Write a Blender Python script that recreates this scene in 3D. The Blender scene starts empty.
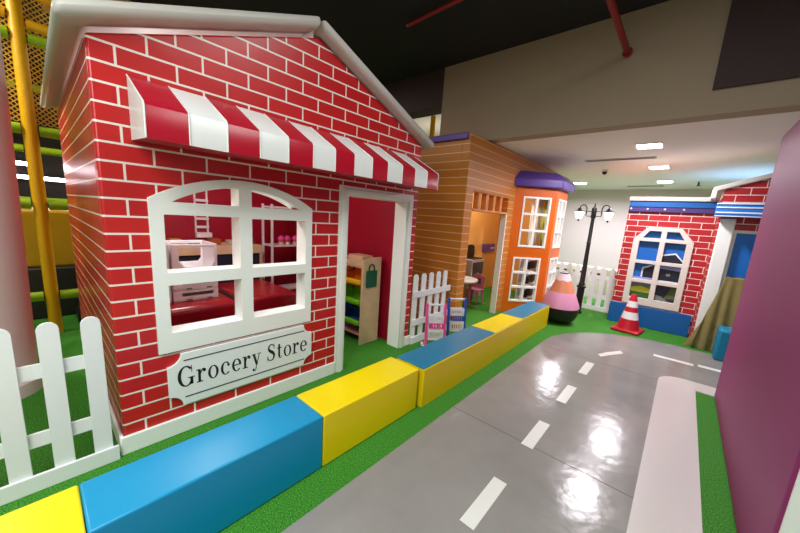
import bpy, bmesh, math, random
from mathutils import Vector, Matrix, Euler
from mathutils.geometry import tessellate_polygon
random.seed(7)
PI = math.pi
SC = bpy.context.scene
COL = SC.collection

# ------------------------------------------------------------------ camera
def basis(yaw, pitch, roll):
    cy, sy = math.cos(yaw), math.sin(yaw)
    F = Vector((-sy*math.cos(pitch), cy*math.cos(pitch), -math.sin(pitch)))
    R = Vector((cy, sy, 0)); U = R.cross(F)
    r = R*math.cos(roll) + U*math.sin(roll); u = -R*math.sin(roll) + U*math.cos(roll)
    return r, u, F
r_, u_, f_ = basis(0.716455, 0.179687, 0.0663816)
cam_data = bpy.data.cameras.new('camera')
cam = bpy.data.objects.new('camera', cam_data); COL.objects.link(cam)
m = Matrix.Identity(4)
for i in range(3):
    m[i][0] = r_[i]; m[i][1] = u_[i]; m[i][2] = -f_[i]
m[0][3], m[1][3], m[2][3] = 0, 0, 1.5
cam.matrix_world = m
cam_data.sensor_fit = 'HORIZONTAL'; cam_data.sensor_width = 36
cam_data.lens = 321.37/800*36
cam_data.shift_y = (275.0-266.5)/800
cam_data.clip_start = 0.02; cam_data.clip_end = 100
SC.camera = cam

# ------------------------------------------------------------------ world, big lights, exposure
W = bpy.data.worlds.new('world'); SC.world = W; W.use_nodes = True
W.node_tree.nodes['Background'].inputs[0].default_value = (1, .97, .95, 1)
W.node_tree.nodes['Background'].inputs[1].default_value = 0.2
SC.view_settings.view_transform = 'Standard'; SC.view_settings.look = 'None'
SC.view_settings.gamma = 1; SC.view_settings.use_curve_mapping = False
SC.view_settings.exposure = 0.38
def area(name, loc, size, power, col=(.97, 1, .99), rot=(0, 0, 0), sy=None, spread=180):
    d = bpy.data.lights.new(name, 'AREA'); d.energy = power; d.color = col
    d.shape = 'RECTANGLE' if sy else 'SQUARE'; d.size = size
    d.spread = math.radians(spread)
    if sy: d.size_y = sy
    o = bpy.data.objects.new(name, d); o.location = loc; o.rotation_euler = rot; COL.objects.link(o); return o
# unseen area lights over the play street: one near the high ceiling, others added lower
area('hall_fill', (-0.35, 1.6, 3.62), 1.2, 34)
area('hall_fill', (-1.0, -1.0, 3.3), 1.4, 50)
area('hall_fill', (-0.2, -1.7, 2.75), 1.0, 50)  # added below the ceiling, without a fitting, to light the house front
area('hall_fill', (-0.3, -3.0, 2.75), 1.0, 22)

area('playground_fill', (-4.9, -1.3, 3.6), 1.0, 95, (1, .94, .84))  # unseen lights added to brighten the climbing frame area
area('playground_fill', (-4.9, 6.6, 2.7), .8, 9, (1, .95, .9), rot=(PI, 0, 0))  # upward light added to brighten the pale ceiling
area('playground_fill', (-6.2, 2.8, 3.6), 1.4, 70, (1, .94, .84))
# unseen blue light added behind the far brick house to tint the white ceiling
area('blue_fill', (.75, 8.2, 1.75), 1.1, 7, (.3, .58, 1), rot=(PI, 0, 0), spread=130)

# ------------------------------------------------------------------ materials
def lin(c):
    c = c/255.0
    return c/12.92 if c <= .04045 else ((c+.055)/1.055)**2.4
def rgb(*c): return tuple(lin(v) for v in c) + (1,)
def newmat(name):
    M = bpy.data.materials.new(name); M.use_nodes = True
    nt = M.node_tree; return M, nt, nt.nodes['Principled BSDF']
def mat(name, c, rough=.5, spec=.5, bump=0, bscale=60, var=0, vscale=8, metal=0, coat=0):
    M, nt, B = newmat(name)
    B.inputs['Base Color'].default_value = rgb(*c); B.inputs['Roughness'].default_value = rough
    B.inputs['Specular IOR Level'].default_value = spec; B.inputs['Metallic'].default_value = metal
    B.inputs['Coat Weight'].default_value = coat; B.inputs['Coat Roughness'].default_value = .15
    tc = nt.nodes.new('ShaderNodeTexCoord')
    if var:
        n = nt.nodes.new('ShaderNodeTexNoise'); n.inputs['Scale'].default_value = vscale; n.inputs['Detail'].default_value = 3
        nt.links.new(tc.outputs['Object'], n.inputs['Vector'])
        r = nt.nodes.new('ShaderNodeValToRGB')
        r.color_ramp.elements[0].position = .3; r.color_ramp.elements[1].position = .7
        r.color_ramp.elements[0].color = rgb(*[v*(1-var) for v in c]); r.color_ramp.elements[1].color = rgb(*[min(255, v*(1+var)) for v in c])
        nt.links.new(n.outputs['Fac'], r.inputs[0]); nt.links.new(r.outputs[0], B.inputs['Base Color'])
    if bump:
        n = nt.nodes.new('ShaderNodeTexNoise'); n.inputs['Scale'].default_value = bscale; n.inputs['Detail'].default_value = 3
        nt.links.new(tc.outputs['Object'], n.inputs['Vector'])
        b = nt.nodes.new('ShaderNodeBump'); b.inputs['Strength'].default_value = bump; b.inputs['Distance'].default_value = .01
        nt.links.new(n.outputs['Fac'], b.inputs['Height']); nt.links.new(b.outputs['Normal'], B.inputs['Normal'])
    return M
def brickmat(name, c1, c2, mortar, bw, rh, ms, u0, v0, rough=.35, offset=.5, spec=.5, bump=.12):
    M, nt, B = newmat(name); N = nt.nodes.new; L = nt.links.new
    tc = N('ShaderNodeTexCoord'); sp = N('ShaderNodeSeparateXYZ'); L(tc.outputs['Object'], sp.inputs[0])
    ge = N('ShaderNodeNewGeometry'); sn = N('ShaderNodeSeparateXYZ'); L(ge.outputs['Normal'], sn.inputs[0])
    ab = N('ShaderNodeMath'); ab.operation = 'ABSOLUTE'; L(sn.outputs['Y'], ab.inputs[0])
    gt = N('ShaderNodeMath'); gt.operation = 'GREATER_THAN'; L(ab.outputs[0], gt.inputs[0]); gt.inputs[1].default_value = .6
    mx = N('ShaderNodeMix'); mx.data_type = 'FLOAT'; L(gt.outputs[0], mx.inputs['Factor'])
    au = N('ShaderNodeMath'); au.operation = 'SUBTRACT'; L(sp.outputs['Y'], au.inputs[0]); au.inputs[1].default_value = u0
    L(au.outputs[0], mx.inputs['A']); L(sp.outputs['X'], mx.inputs['B'])
    av = N('ShaderNodeMath'); av.operation = 'SUBTRACT'; L(sp.outputs['Z'], av.inputs[0]); av.inputs[1].default_value = v0
    cb = N('ShaderNodeCombineXYZ'); L(mx.outputs['Result'], cb.inputs['X']); L(av.outputs[0], cb.inputs['Y'])
    bt = N('ShaderNodeTexBrick'); L(cb.outputs[0], bt.inputs['Vector'])
    bt.inputs['Color1'].default_value = rgb(*c1); bt.inputs['Color2'].default_value = rgb(*c2); bt.inputs['Mortar'].default_value = rgb(*mortar)
    bt.inputs['Scale'].default_value = 1; bt.inputs['Mortar Size'].default_value = ms; bt.inputs['Mortar Smooth'].default_value = .1
    bt.inputs['Brick Width'].default_value = bw; bt.inputs['Row Height'].default_value = rh; bt.offset = offset
    L(bt.outputs['Color'], B.inputs['Base Color']); B.inputs['Roughness'].default_value = rough; B.inputs['Specular IOR Level'].default_value = spec
    n = N('ShaderNodeTexNoise'); n.inputs['Scale'].default_value = 5; n.inputs['Detail'].default_value = 2; L(tc.outputs['Object'], n.inputs['Vector'])
    b = N('ShaderNodeBump'); b.inputs['Strength'].default_value = bump; b.inputs['Distance'].default_value = .02
    L(n.outputs['Fac'], b.inputs['Height']); L(b.outputs['Normal'], B.inputs['Normal'])
    return M
def emit(name, c, s):
    M, nt, B = newmat(name)
    B.inputs['Base Color'].default_value = rgb(*c); B.inputs['Emission Color'].default_value = rgb(*c); B.inputs['Emission Strength'].default_value = s
    return M
def turfmat():
    M, nt, B = newmat('turf'); N = nt.nodes.new; L = nt.links.new
    tc = N('ShaderNodeTexCoord')
    n1 = N('ShaderNodeTexNoise'); n1.inputs['Scale'].default_value = 140; n1.inputs['Detail'].default_value = 4; L(tc.outputs['Object'], n1.inputs[0])
    r = N('ShaderNodeValToRGB'); e = r.color_ramp.elements
    e[0].position = .32; e[0].color = rgb(28, 86, 24); e[1].position = .68; e[1].color = rgb(96, 172, 56)
    k = e.new(.5); k.color = rgb(54, 132, 34)
    L(n1.outputs['Fac'], r.inputs[0])
    L(r.outputs[0], B.inputs['Base Color']); B.inputs['Roughness'].default_value = .75; B.inputs['Specular IOR Level'].default_value = .25
    b = N('ShaderNodeBump'); b.inputs['Strength'].default_value = .6; b.inputs['Distance'].default_value = .01
    L(n1.outputs['Fac'], b.inputs['Height']); L(b.outputs['Normal'], B.inputs['Normal'])
    return M
def roadmat():
    M, nt, B = newmat('road_vinyl'); N = nt.nodes.new; L = nt.links.new
    tc = N('ShaderNodeTexCoord')
    n1 = N('ShaderNodeTexNoise'); n1.inputs['Scale'].default_value = 2.5; n1.inputs['Detail'].default_value = 5; L(tc.outputs['Object'], n1.inputs[0])
    r = N('ShaderNodeValToRGB'); e = r.color_ramp.elements
    e[0].position = .3; e[0].color = rgb(140, 137, 132); e[1].position = .7; e[1].color = rgb(152, 149, 144)
    L(n1.outputs['Fac'], r.inputs[0]); L(r.outputs[0], B.inputs['Base Color']); B.inputs['Specular IOR Level'].default_value = .32
    r2 = N('ShaderNodeMapRange'); r2.inputs['To Min'].default_value = .13; r2.inputs['To Max'].default_value = .24; L(n1.outputs['Fac'], r2.inputs[0])
    L(r2.outputs[0], B.inputs['Roughness'])
    n2 = N('ShaderNodeTexNoise'); n2.inputs['Scale'].default_value = 9; n2.inputs['Detail'].default_value = 2; L(tc.outputs['Object'], n2.inputs[0])
    b = N('ShaderNodeBump'); b.inputs['Strength'].default_value = .12; b.inputs['Distance'].default_value = .02
    L(n2.outputs['Fac'], b.inputs['Height']); L(b.outputs['Normal'], B.inputs['Normal'])
    return M
def netmat(name, c, scale):
    # knotted mesh: see-through between cords
    M, nt, B = newmat(name); N = nt.nodes.new; L = nt.links.new
    tc = N('ShaderNodeTexCoord'); sp = N('ShaderNodeSeparateXYZ'); L(tc.outputs['Object'], sp.inputs[0])
    def wave(sgn):
        s = N('ShaderNodeMath'); s.operation = 'ADD' if sgn > 0 else 'SUBTRACT'; L(sp.outputs['Y'], s.inputs[0]); L(sp.outputs['Z'], s.inputs[1])
        q = N('ShaderNodeMath'); q.operation = 'MULTIPLY'; L(s.outputs[0], q.inputs[0]); q.inputs[1].default_value = scale
        p = N('ShaderNodeMath'); p.operation = 'PINGPONG'; L(q.outputs[0], p.inputs[0]); p.inputs[1].default_value = 1
        g = N('ShaderNodeMath'); g.operation = 'LESS_THAN'; L(p.outputs[0], g.inputs[0]); g.inputs[1].default_value = .3; return g
    a, b = wave(1), wave(-1)
    mx = N('ShaderNodeMath'); mx.operation = 'MAXIMUM'; L(a.outputs[0], mx.inputs[0]); L(b.outputs[0], mx.inputs[1])
    L(mx.outputs[0], B.inputs['Alpha']); B.inputs['Base Color'].default_value = rgb(*c); B.inputs['Roughness'].default_value = .8
    return M

M_TURF = turfmat(); M_ROAD = roadmat()
BRK = ((202, 36, 36), (192, 31, 34), (240, 232, 222))
M_BRICK = brickmat('red_brick_print', *BRK, .265, .0938, .0058, .346, .183, rough=.33)
M_BRICKS = brickmat('red_plank_print', (196, 30, 30), (188, 27, 29), (240, 226, 210), 9, .0938, .0052, .346, .183, rough=.3)
M_BRICK2 = brickmat('red_brick_print_far', (180, 34, 40), (172, 29, 36), (232, 222, 210), .25, .09, .0048, .07, .34, rough=.4)
M_ORBRICK = brickmat('orange_plank_print', (206, 128, 46), (200, 122, 42), (232, 196, 150), 30, .102, .005, 3.3, 1.843, rough=.38)
M_WHITE = mat('white_paint', (246, 249, 244), .45, bump=.03, bscale=40)
M_FENCE = mat('white_fence', (236, 240, 242), .45)
M_CREAM = mat('cream_pad', (220, 214, 204), .4, bump=.15, bscale=6)
M_AWNR = mat('awning_red', (180, 18, 42), .28, bump=.12, bscale=8)
M_AWNW = mat('awning_white', (234, 236, 232), .3, bump=.1, bscale=8)
M_CRIM = mat('crimson_lining', (160, 4, 38), .45)
M_CRIMD = mat('counter_red', (150, 12, 26), .22, bump=.05, bscale=10)
M_BLACK = mat('black', (22, 20, 22), .4)
M_INK = mat('ink', (26, 26, 28), .6)
M_SIGN = mat('sign_face', (244, 249, 247), .5)
M_BLUE = mat('vinyl_blue', (0, 146, 196), .33, bump=.05, bscale=7)
M_TEAL = mat('vinyl_teal_blue', (14, 128, 168), .33, bump=.05, bscale=7)
M_YEL = mat('vinyl_yellow', (248, 222, 0), .33, bump=.05, bscale=7)
M_YEL2 = mat('vinyl_yellow_deep', (236, 206, 12), .33, bump=.05, bscale=7)
M_ORANGE = mat('orange_paint', (222, 104, 12), .38)
M_ORIN = mat('orange_interior', (234, 174, 92), .5)
M_PURP = mat('purple_pad', (92, 62, 158), .35, bump=.08, bscale=8)
M_MAG = mat('magenta_vinyl', (144, 46, 108), .5, .25, bump=.03, bscale=5)
M_BLUEP = mat('blue_paint', (12, 92, 166), .45)
M_BLUED = mat('door_blue', (16, 110, 200), .45)
M_NAVY = mat('plum_strip', (74, 52, 116), .4)
M_CWHITE = mat('ceiling_white', (240, 236, 232), .75)
M_BULK = mat('bulkhead_beige', (164, 148, 126), .85)
M_DARK = mat('dark_ceiling', (34, 32, 34), .8)
M_DBROWN = mat('dark_brown', (62, 44, 44), .7)
M_WALLW = mat('back_wall_white', (220, 211, 212), .75)
M_WALLD = mat('dark_wall', (44, 36, 34), .8)
M_PATH = mat('footpath_white', (214, 208, 204), .25, bump=.05, bscale=6)
M_DASH = mat('lane_white', (232, 234, 226), .3)
M_REDPIPE = mat('red_pipe', (150, 28, 34), .4)
M_COLUMN = mat('column_pink_grey', (224, 208, 206), .4, bump=.04, bscale=3)
M_PLAYY = mat('padding_yellow', (244, 186, 6), .4, bump=.2, bscale=14)
M_PLAYG = mat('padding_green', (150, 190, 20), .4, bump=.2, bscale=14)
M_NET = netmat('net_yellow', (226, 176, 60), 44)
M_WOOD = mat('birch_wood', (222, 192, 152), .5, var=.06, vscale=5)
M_PINK = mat('pink_plastic', (240, 80, 160), .35)
M_TBLUE = mat('blue_plastic', (38, 84, 190), .35)
M_PWHITE = mat('white_plastic', (238, 238, 240), .35)
M_GREENBAG = mat('green_fabric', (6, 92, 60), .7)
M_BINO = mat('bin_orange', (226, 128, 24), .35); M_BINY = mat('bin_yellow', (240, 196, 30), .35)
M_BING = mat('bin_green', (110, 190, 30), .35); M_BINB = mat('bin_blue', (30, 84, 150), .35)
M_PEACH = mat('salmon_vinyl', (222, 138, 100), .4); M_ROSE = mat('rose_vinyl', (230, 156, 190), .4)
M_MAROON = mat('trim_maroon', (140, 50, 50), .5)
M_CONER = mat('cone_red', (196, 20, 44), .35)
M_CLOTH = mat('olive_cloth', (132, 120, 70), .9, bump=.2, bscale=30)
M_CUBE = mat('teal_cube', (8, 130, 170), .35)
M_GLASSL = emit('lamp_glass', (250, 248, 244), 1.3)
M_LED = emit('led_panel', (255, 246, 255), 30)
M_GREY = mat('grey_metal', (130, 128, 128), .4, metal=.4)
M_CABG = mat('cabinet_grey', (176, 172, 172), .45)
M_CHAIRP = mat('chair_pink', (190, 112, 146), .4)
M_VENT = mat('vent_dark', (60, 58, 58), .6)
M_SLOT = mat('vent_frame', (190, 186, 182), .6)

# ------------------------------------------------------------------ mesh builder
class MB:
    def __init__(s): s.v = []; s.f = []; s.m = []
    def add(s, vs, fs, mi=0):
        k = len(s.v); s.v += [tuple(p) for p in vs]
        for f in fs: s.f.append([k+i for i in f]); s.m.append(mi)
        return s
    def box(s, x0, y0, z0, x1, y1, z1, mi=0):
        x0, x1 = min(x0, x1), max(x0, x1); y0, y1 = min(y0, y1), max(y0, y1); z0, z1 = min(z0, z1), max(z0, z1)
        vs = [(x, y, z) for z in (z0, z1) for y in (y0, y1) for x in (x0, x1)]
        return s.add(vs, [(0, 2, 3, 1), (4, 5, 7, 6), (0, 1, 5, 4), (2, 6, 7, 3), (0, 4, 6, 2), (1, 3, 7, 5)], mi)
    def prism(s, poly, holes, O, U, V, N, d0, d1, mi=0, side=None):
        O, U, V, N = Vector(O), Vector(U), Vector(V), Vector(N)
        loops = [poly] + list(holes)
        flat = [p for l in loops for p in l]
        tris = tessellate_polygon([[Vector((p[0], p[1], 0)) for p in l] for l in loops])
        n = len(flat)
        vs = [O+U*p[0]+V*p[1]+N*d0 for p in flat] + [O+U*p[0]+V*p[1]+N*d1 for p in flat]
        fs = []
        for t in tris:
            a, b, c = [flat[i] for i in t]
            ccw = (b[0]-a[0])*(c[1]-a[1])-(b[1]-a[1])*(c[0]-a[0]) > 0
            t = t if ccw else t[::-1]
            fs.append([i+n for i in t]); fs.append([i for i in reversed(t)])
        s.add(vs, fs, mi)
        k = len(s.v)-2*n; base = 0
        for li, l in enumerate(loops):
            ar = sum(l[i][0]*l[(i+1) % len(l)][1]-l[(i+1) % len(l)][0]*l[i][1] for i in range(len(l)))
            for i in range(len(l)):
                a, b = base+i, base+(i+1) % len(l)
                q = [k+a, k+b, k+n+b, k+n+a]
                if (ar > 0) == (li > 0): q.reverse()
                s.f.append(q); s.m.append(mi if side is None else side)
            base += len(l)
        return s
    def cyl(s, p0, p1, r0, r1=None, n=16, mi=0, cap=True):
        r1 = r0 if r1 is None else r1
        p0, p1 = Vector(p0), Vector(p1); d = (p1-p0).normalized()
        a = d.orthogonal().normalized(); b = d.cross(a)
        vs = [p0+(a*math.cos(2*PI*i/n)+b*math.sin(2*PI*i/n))*r0 for i in range(n)] + [p1+(a*math.cos(2*PI*i/n)+b*math.sin(2*PI*i/n))*r1 for i in range(n)]
        fs = [(i, (i+1) % n, n+(i+1) % n, n+i) for i in range(n)]
        if cap: fs += [tuple(reversed(range(n))), tuple(range(n, 2*n))]
        return s.add(vs, fs, mi)
    def lathe(s, prof, c, n=32, mi=0, zfun=None, cap=True):
        vs = []
        for j, (r, z) in enumerate(prof):
            for i in range(n):
                t = 2*PI*i/n; dz = zfun(j, t) if zfun else 0
                vs.append((c[0]+r*math.cos(t), c[1]+r*math.sin(t), c[2]+z+dz))
        fs = [(j*n+i, j*n+(i+1) % n, (j+1)*n+(i+1) % n, (j+1)*n+i) for j in range(len(prof)-1) for i in range(n)]
        if cap: fs += [tuple(reversed(range(n))), tuple(range((len(prof)-1)*n, len(prof)*n))]
        return s.add(vs, fs, mi)
    def tube(s, path, r, n=8, mi=0):
        P = [Vector(p) for p in path]; vs = []; a = None
        for i, p in enumerate(P):
            d = (P[min(i+1, len(P)-1)]-P[max(i-1, 0)]).normalized()
            a = d.orthogonal().normalized() if a is None else (a-d*a.dot(d)).normalized()
            b = d.cross(a)
            vs += [p+(a*math.cos(2*PI*k/n)+b*math.sin(2*PI*k/n))*r for k in range(n)]
        fs = [(j*n+i, j*n+(i+1) % n, (j+1)*n+(i+1) % n, (j+1)*n+i) for j in range(len(P)-1) for i in range(n)]
        fs += [tuple(reversed(range(n))), tuple(range((len(P)-1)*n, len(P)*n))]
        return s.add(vs, fs, mi)
    def ball(s, c, r, n=12, mi=0, sz=1):
        pr = [(r*math.sin(PI*j/8)+1e-4, -r*sz*math.cos(PI*j/8)) for j in range(9)]
        return s.lathe(pr, c, n, mi)
    def make(s, name, mats, parent=None, bevel=0, seg=2, smooth=35, **kw):
        me = bpy.data.meshes.new(name); me.from_pydata(s.v, [], s.f); me.update()
        mats = mats if isinstance(mats, (list, tuple)) else [mats]
        for mm in mats: me.materials.append(mm)
        me.polygons.foreach_set('material_index', s.m)
        if smooth:
            me.polygons.foreach_set('use_smooth', [True]*len(me.polygons))
            me.set_sharp_from_angle(angle=math.radians(smooth))
        o = bpy.data.objects.new(name, me); COL.objects.link(o)
        if bevel:
            b = o.modifiers.new('bevel', 'BEVEL'); b.width = bevel; b.segments = seg; b.limit_method = 'ANGLE'; b.angle_limit = math.radians(40)
            b.harden_normals = False
        if parent is not None: attach(o, parent)
        for k, v in kw.items(): o[k] = v
        return o
def attach(o, parent):
    o.parent = parent
    M0 = Matrix.Translation(parent.location) @ parent.rotation_euler.to_matrix().to_4x4()
    p = parent
    if p.parent is not None: M0 = Matrix.Identity(4)
    o.matrix_parent_inverse = M0.inverted()
def thing(name, label, cat, loc=(0, 0, 0), group=None):
    o = bpy.data.objects.new(name, None); COL.objects.link(o); o.location = loc; o.empty_display_size = .1
    o['label'] = label; o['category'] = cat
    if group: o['group'] = group
    return o
def tag(o, label, cat, group=None):
    o['label'] = label; o['category'] = cat
    if group: o['group'] = group
    return o
def struct(o): o['kind'] = 'structure'; return o
X_, Y_, Z_ = (1, 0, 0), (0, 1, 0), (0, 0, 1)
def rect(a0, b0, a1, b1): return [(a0, b0), (a1, b0), (a1, b1), (a0, b1)]

# ================================================================== SETTING
ZC = 2.60      # low white ceiling
YB = 4.20      # bulkhead plane
ZH = 3.68      # high dark ceiling
BWY = 10.6
struct(MB().box(-9, -4, -.1, 3, BWY, 0).make('floor', M_TURF))
# road: straight stretch, then a bend to the right
def arc(cx, cy, r, a0, a1, n): return [(cx+r*math.cos(math.radians(a0+(a1-a0)*i/n)), cy+r*math.sin(math.radians(a0+(a1-a0)*i/n))) for i in range(n+1)]
poly = [(-1.19, -3.9)] + [(.02, -3.9), (.02, 4.2)] + arc(.24, 4.2, .22, 180, 90, 8)[1:] + [(2.2, 4.42), (2.2, 5.69)] + arc(.12, 4.38, 1.31, 90, 180, 20)
road = struct(MB().prism(poly, [], (0, 0, 0), X_, Y_, Z_, 0, .006).make('road', M_ROAD, smooth=0))
for y0, y1 in ((-.3, .1), (.5, .9), (1.30, 1.695), (2.11, 2.487), (2.905, 3.293), (3.677, 4.066)):
    MB().box(-.622, y0, .006, -.543, y1, .0075).make('lane_dash', M_DASH, road, smooth=0)
def arcstrip(c, r0, r1, a0, a1, n=10):
    o = arc(c[0], c[1], r1, a0, a1, n); i = arc(c[0], c[1], r0, a0, a1, n); return o + i[::-1]
MB().prism([(-.575, 4.43), (-.534, 4.371), (-.47, 4.51), (-.354, 4.722), (-.39, 4.81), (-.508, 4.604)], [], (0, 0, 0), X_, Y_, Z_, .006, .0075).make('lane_dash', M_DASH, road, smooth=0)
MB().box(-.07, 4.965, .006, .305, 5.045, .0075).make('lane_dash', M_DASH, road, smooth=0)
MB().box(.345, 5.0, .006, .74, 5.08, .0075).make('lane_dash', M_DASH, road, smooth=0)
M_SEAM = mat('seam_dark', (96, 93, 90), .6)
for y in (2.135, 4.165):
    MB().box(-1.19, y-.003, .006, .02 if y < 4 else .3, y+.003, .0066).make('sheet_seam', M_SEAM, road, smooth=0)
poly = [(.02, -3.9), (.312, -3.9), (.312, 4.17), (2.2, 4.17), (2.2, 4.42)] + [(.24, 4.42)] + arc(.24, 4.2, .22, 90, 180, 8)
struct(MB().prism(poly, [], (0, 0, 0), X_, Y_, Z_, 0, .0075).make('footpath', M_PATH, smooth=0))
struct(MB().box(-9, -4, ZH, 3, YB, ZH+.1).make('ceiling', M_DARK))
struct(MB().box(-3.05, YB+.2001, ZC, 3, BWY, ZC+.1).make('ceiling', M_CWHITE))
struct(MB().box(-3.05, YB, ZC-.002, 3, YB+.2, ZH+.1).make('trim_1', M_BULK))
struct(MB().box(-.055, YB-.03, 2.81, 3, YB-.001, ZH).make('trim_2', M_DBROWN))
struct(MB().box(-9, YB, ZH-.52, -3.05, YB+.3, ZH+.1).make('trim_3', M_DBROWN))
struct(MB().box(-9, BWY, 0, 3, BWY+.1, ZH+.1).make('wall_back', M_WALLW))
struct(MB().box(-9.1, -4, 0, -9, BWY+.1, ZH+.1).make('wall_left', M_WALLD))
struct(MB().box(3, -4, 0, 3.1, BWY+.1, ZH+.1).make('wall_right', M_WALLW))
struct(MB().box(-9.1, -4.1, 0, 3.1, -4, ZH+.1).make('wall_front', mat('wall_grey', (150, 144, 140), .8)))
struct(MB().box(-9, YB+.3, ZH, -3.05, BWY, ZH+.1).make('ceiling', mat('ceiling_pale', (200, 190, 170), .8)))

# ceiling fittings
LIGHTS = [(-.555, 5.32, 'nearest the bulkhead'), (-.55, 7.06, 'second back from the bulkhead'), (-.55, 9.0, 'farthest back, above the brick house'), (-2.19, 9.03, 'beside the purple bay roof')]
for x, y, w in LIGHTS:
    t = thing('ceiling_light', 'bright square recessed ceiling light, the one '+w, 'ceiling light', (x, y, ZC), 'recessed ceiling lights')
    MB().prism(rect(-.15, -.15, .15, .15), [rect(-.125, -.125, .125, .125)], (x, y, ZC), X_, Y_, Z_, -.012, -.001).make('frame', M_WHITE, t)
    MB().box(x-.125, y-.125, ZC-.008, x+.125, y+.125, ZC-.002).make('diffuser', M_LED, t)
    area('downlight', (x, y, ZC-.02), .24, 38, (1, .94, 1), spread=165)
for (x0, x1, y0, y1, w) in ((-1.46, -.53, 6.08, 6.2, 'in front of the small dome camera'), (-1.31, -.6, 9.7, 9.86, 'close to the back wall')):
    t = thing('air_vent', 'long dark slot air vent in white ceiling '+w, 'vent', ((x0+x1)/2, (y0+y1)/2, ZC), 'slot vents in the ceiling')
    MB().prism(rect(x0, y0, x1, y1), [rect(x0+.015, y0+.015, x1-.015, y1-.015)], (0, 0, ZC), X_, Y_, Z_, -.012, -.001).make('frame', M_SLOT, t)
    MB().box(x0+.015, y0+.015, ZC-.004, x1-.015, y1-.015, ZC-.0015).make('grille', M_VENT, t)
t = thing('security_camera', 'small dark dome security camera under the white ceiling', 'camera', (-1.352, 7.16, ZC))
MB().cyl((-1.352, 7.16, ZC), (-1.352, 7.16, ZC-.03), .05).make('base', M_WHITE, t)
MB().ball((-1.352, 7.16, ZC-.045), .04).make('dome', M_BLACK, t)
t = thing('sprinkler', 'tiny dark sprinkler head on ceiling above the brick house', 'sprinkler', (-.011, 9.18, ZC))
MB().cyl((-.011, 9.18, ZC), (-.011, 9.18, ZC-.07), .015).make('stem', M_BLACK, t)
MB().cyl((-.011, 9.18, ZC-.07), (-.011, 9.18, ZC-.08), .035).make('deflector', M_BLACK, t)
t = thing('sprinkler_pipe', 'red pipe running from dark ceiling into the beige bulkhead', 'pipe', (-.78, 3.6, 3.3))
MB().cyl((-.80, 2.2, 3.36), (-.766, YB-.03, 3.29), .028).make('pipe', M_REDPIPE, t)
MB().cyl((-.767, YB-.045, 3.29), (-.766, YB-.0305, 3.29), .045).make('flange', M_REDPIPE, t)
tag(MB().cyl((-2.75, 3.0, 3.62), (-2.0, 2.96, 3.62), .022).make('ceiling_pipe', M_REDPIPE), 'short red pipe high in the dark ceiling above grocery house', 'pipe')

# ================================================================== GROCERY HOUSE
XF = -2.29; HY0, HY1 = .24, 2.85; XBK = -4.62; APY = (HY0+HY1)/2
gh = thing('playhouse', 'red brick print grocery store playhouse with striped awning and arched window', 'playhouse', (-3.4, APY, 0))
slope = .392
def zu(y): return 2.262 + slope*(1.305-abs(y-APY))      # underside of the roof over the front wall
wtop = [(HY1, zu(HY1)), (APY, zu(APY)), (HY0, zu(HY0))]
WIN = [(.47, .62), (1.46, .62), (1.46, 1.50)] + [(.965+.40*math.cos(a), 1.50+.125*math.sin(a)) for a in [PI*i/10 for i in range(0, 11)]] + [(.47, 1.50)]
DO = [(1.80, .0), (2.72, .0), (2.72, 1.69), (1.80, 1.69)]
poly = [(HY0, 0), (1.80, 0), (1.80, 1.69), (2.72, 1.69), (2.72, 0), (HY1, 0)] + wtop
MB().prism(poly, [WIN], (XF, 0, 0), Y_, Z_, X_, -.10, 0).make('front_wall', M_BRICK, gh, bevel=.012, seg=2)
MB().box(XBK, HY0, 0, XF-.1005, HY0+.1, zu(HY0)).make('side_wall', M_BRICKS, gh)
MB().box(XBK, HY1-.1, 0, XF-.1005, HY1, zu(HY1)).make('side_wall', M_BRICKS, gh)
MB().prism([(HY0+.1, 0), (HY1-.1, 0), (HY1-.1, zu(HY1)), (APY, zu(APY)), (HY0+.1, zu(HY0))], [], (XBK, 0, 0), Y_, Z_, X_, 0, .1).make('back_wall', M_BRICK, gh)
# crimson lining inside
lin_ = MB()
lin_.box(XBK+.101, HY0+.1005, .002, XBK+.115, HY1-.1005, 2.25)
lin_.box(XBK+.116, HY0+.1005, .002, XF-.102, HY0+.115, 2.2)
lin_.box(XBK+.116, HY1-.115, .002, XF-.102, HY1-.1005, 2.2)
lin_.make('lining', M_CRIM, gh)
# white plinth
for bx_ in ((XF, HY0-.02, 0, XF+.02, 1.765, .116), (XF, 2.757, 0, XF+.02, HY1+.01, .116), (XBK, HY0-.02, 0, XF-.001, HY0-.001, .116)):
    MB().box(*bx_).make('plinth', M_WHITE, gh, bevel=.006)
# roof: two padded slabs
def slab(sgn):
    y_e = APY + sgn*1.41; y_a = APY - .04 + sgn*.008
    def zt(y): return 2.362 + slope*(1.305-abs(y-APY+.04))
    p = [(y_e, zt(y_e)), (y_a, zt(y_a)), (y_a, zt(y_a)-.078), (y_e, zt(y_e)-.078)]
    if sgn > 0: p.reverse()
    return MB().prism(p, [], (0, 0, 0), Y_, Z_, X_, XBK-.05, -2.19)
M_ROOF = mat('roof_pad_grey', (202, 198, 190), .4, bump=.15, bscale=6)
slab(-1).make('roof_panel', M_ROOF, gh, bevel=.035, seg=3)
slab(1).make('roof_panel', M_ROOF, gh, bevel=.035, seg=3)
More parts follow.
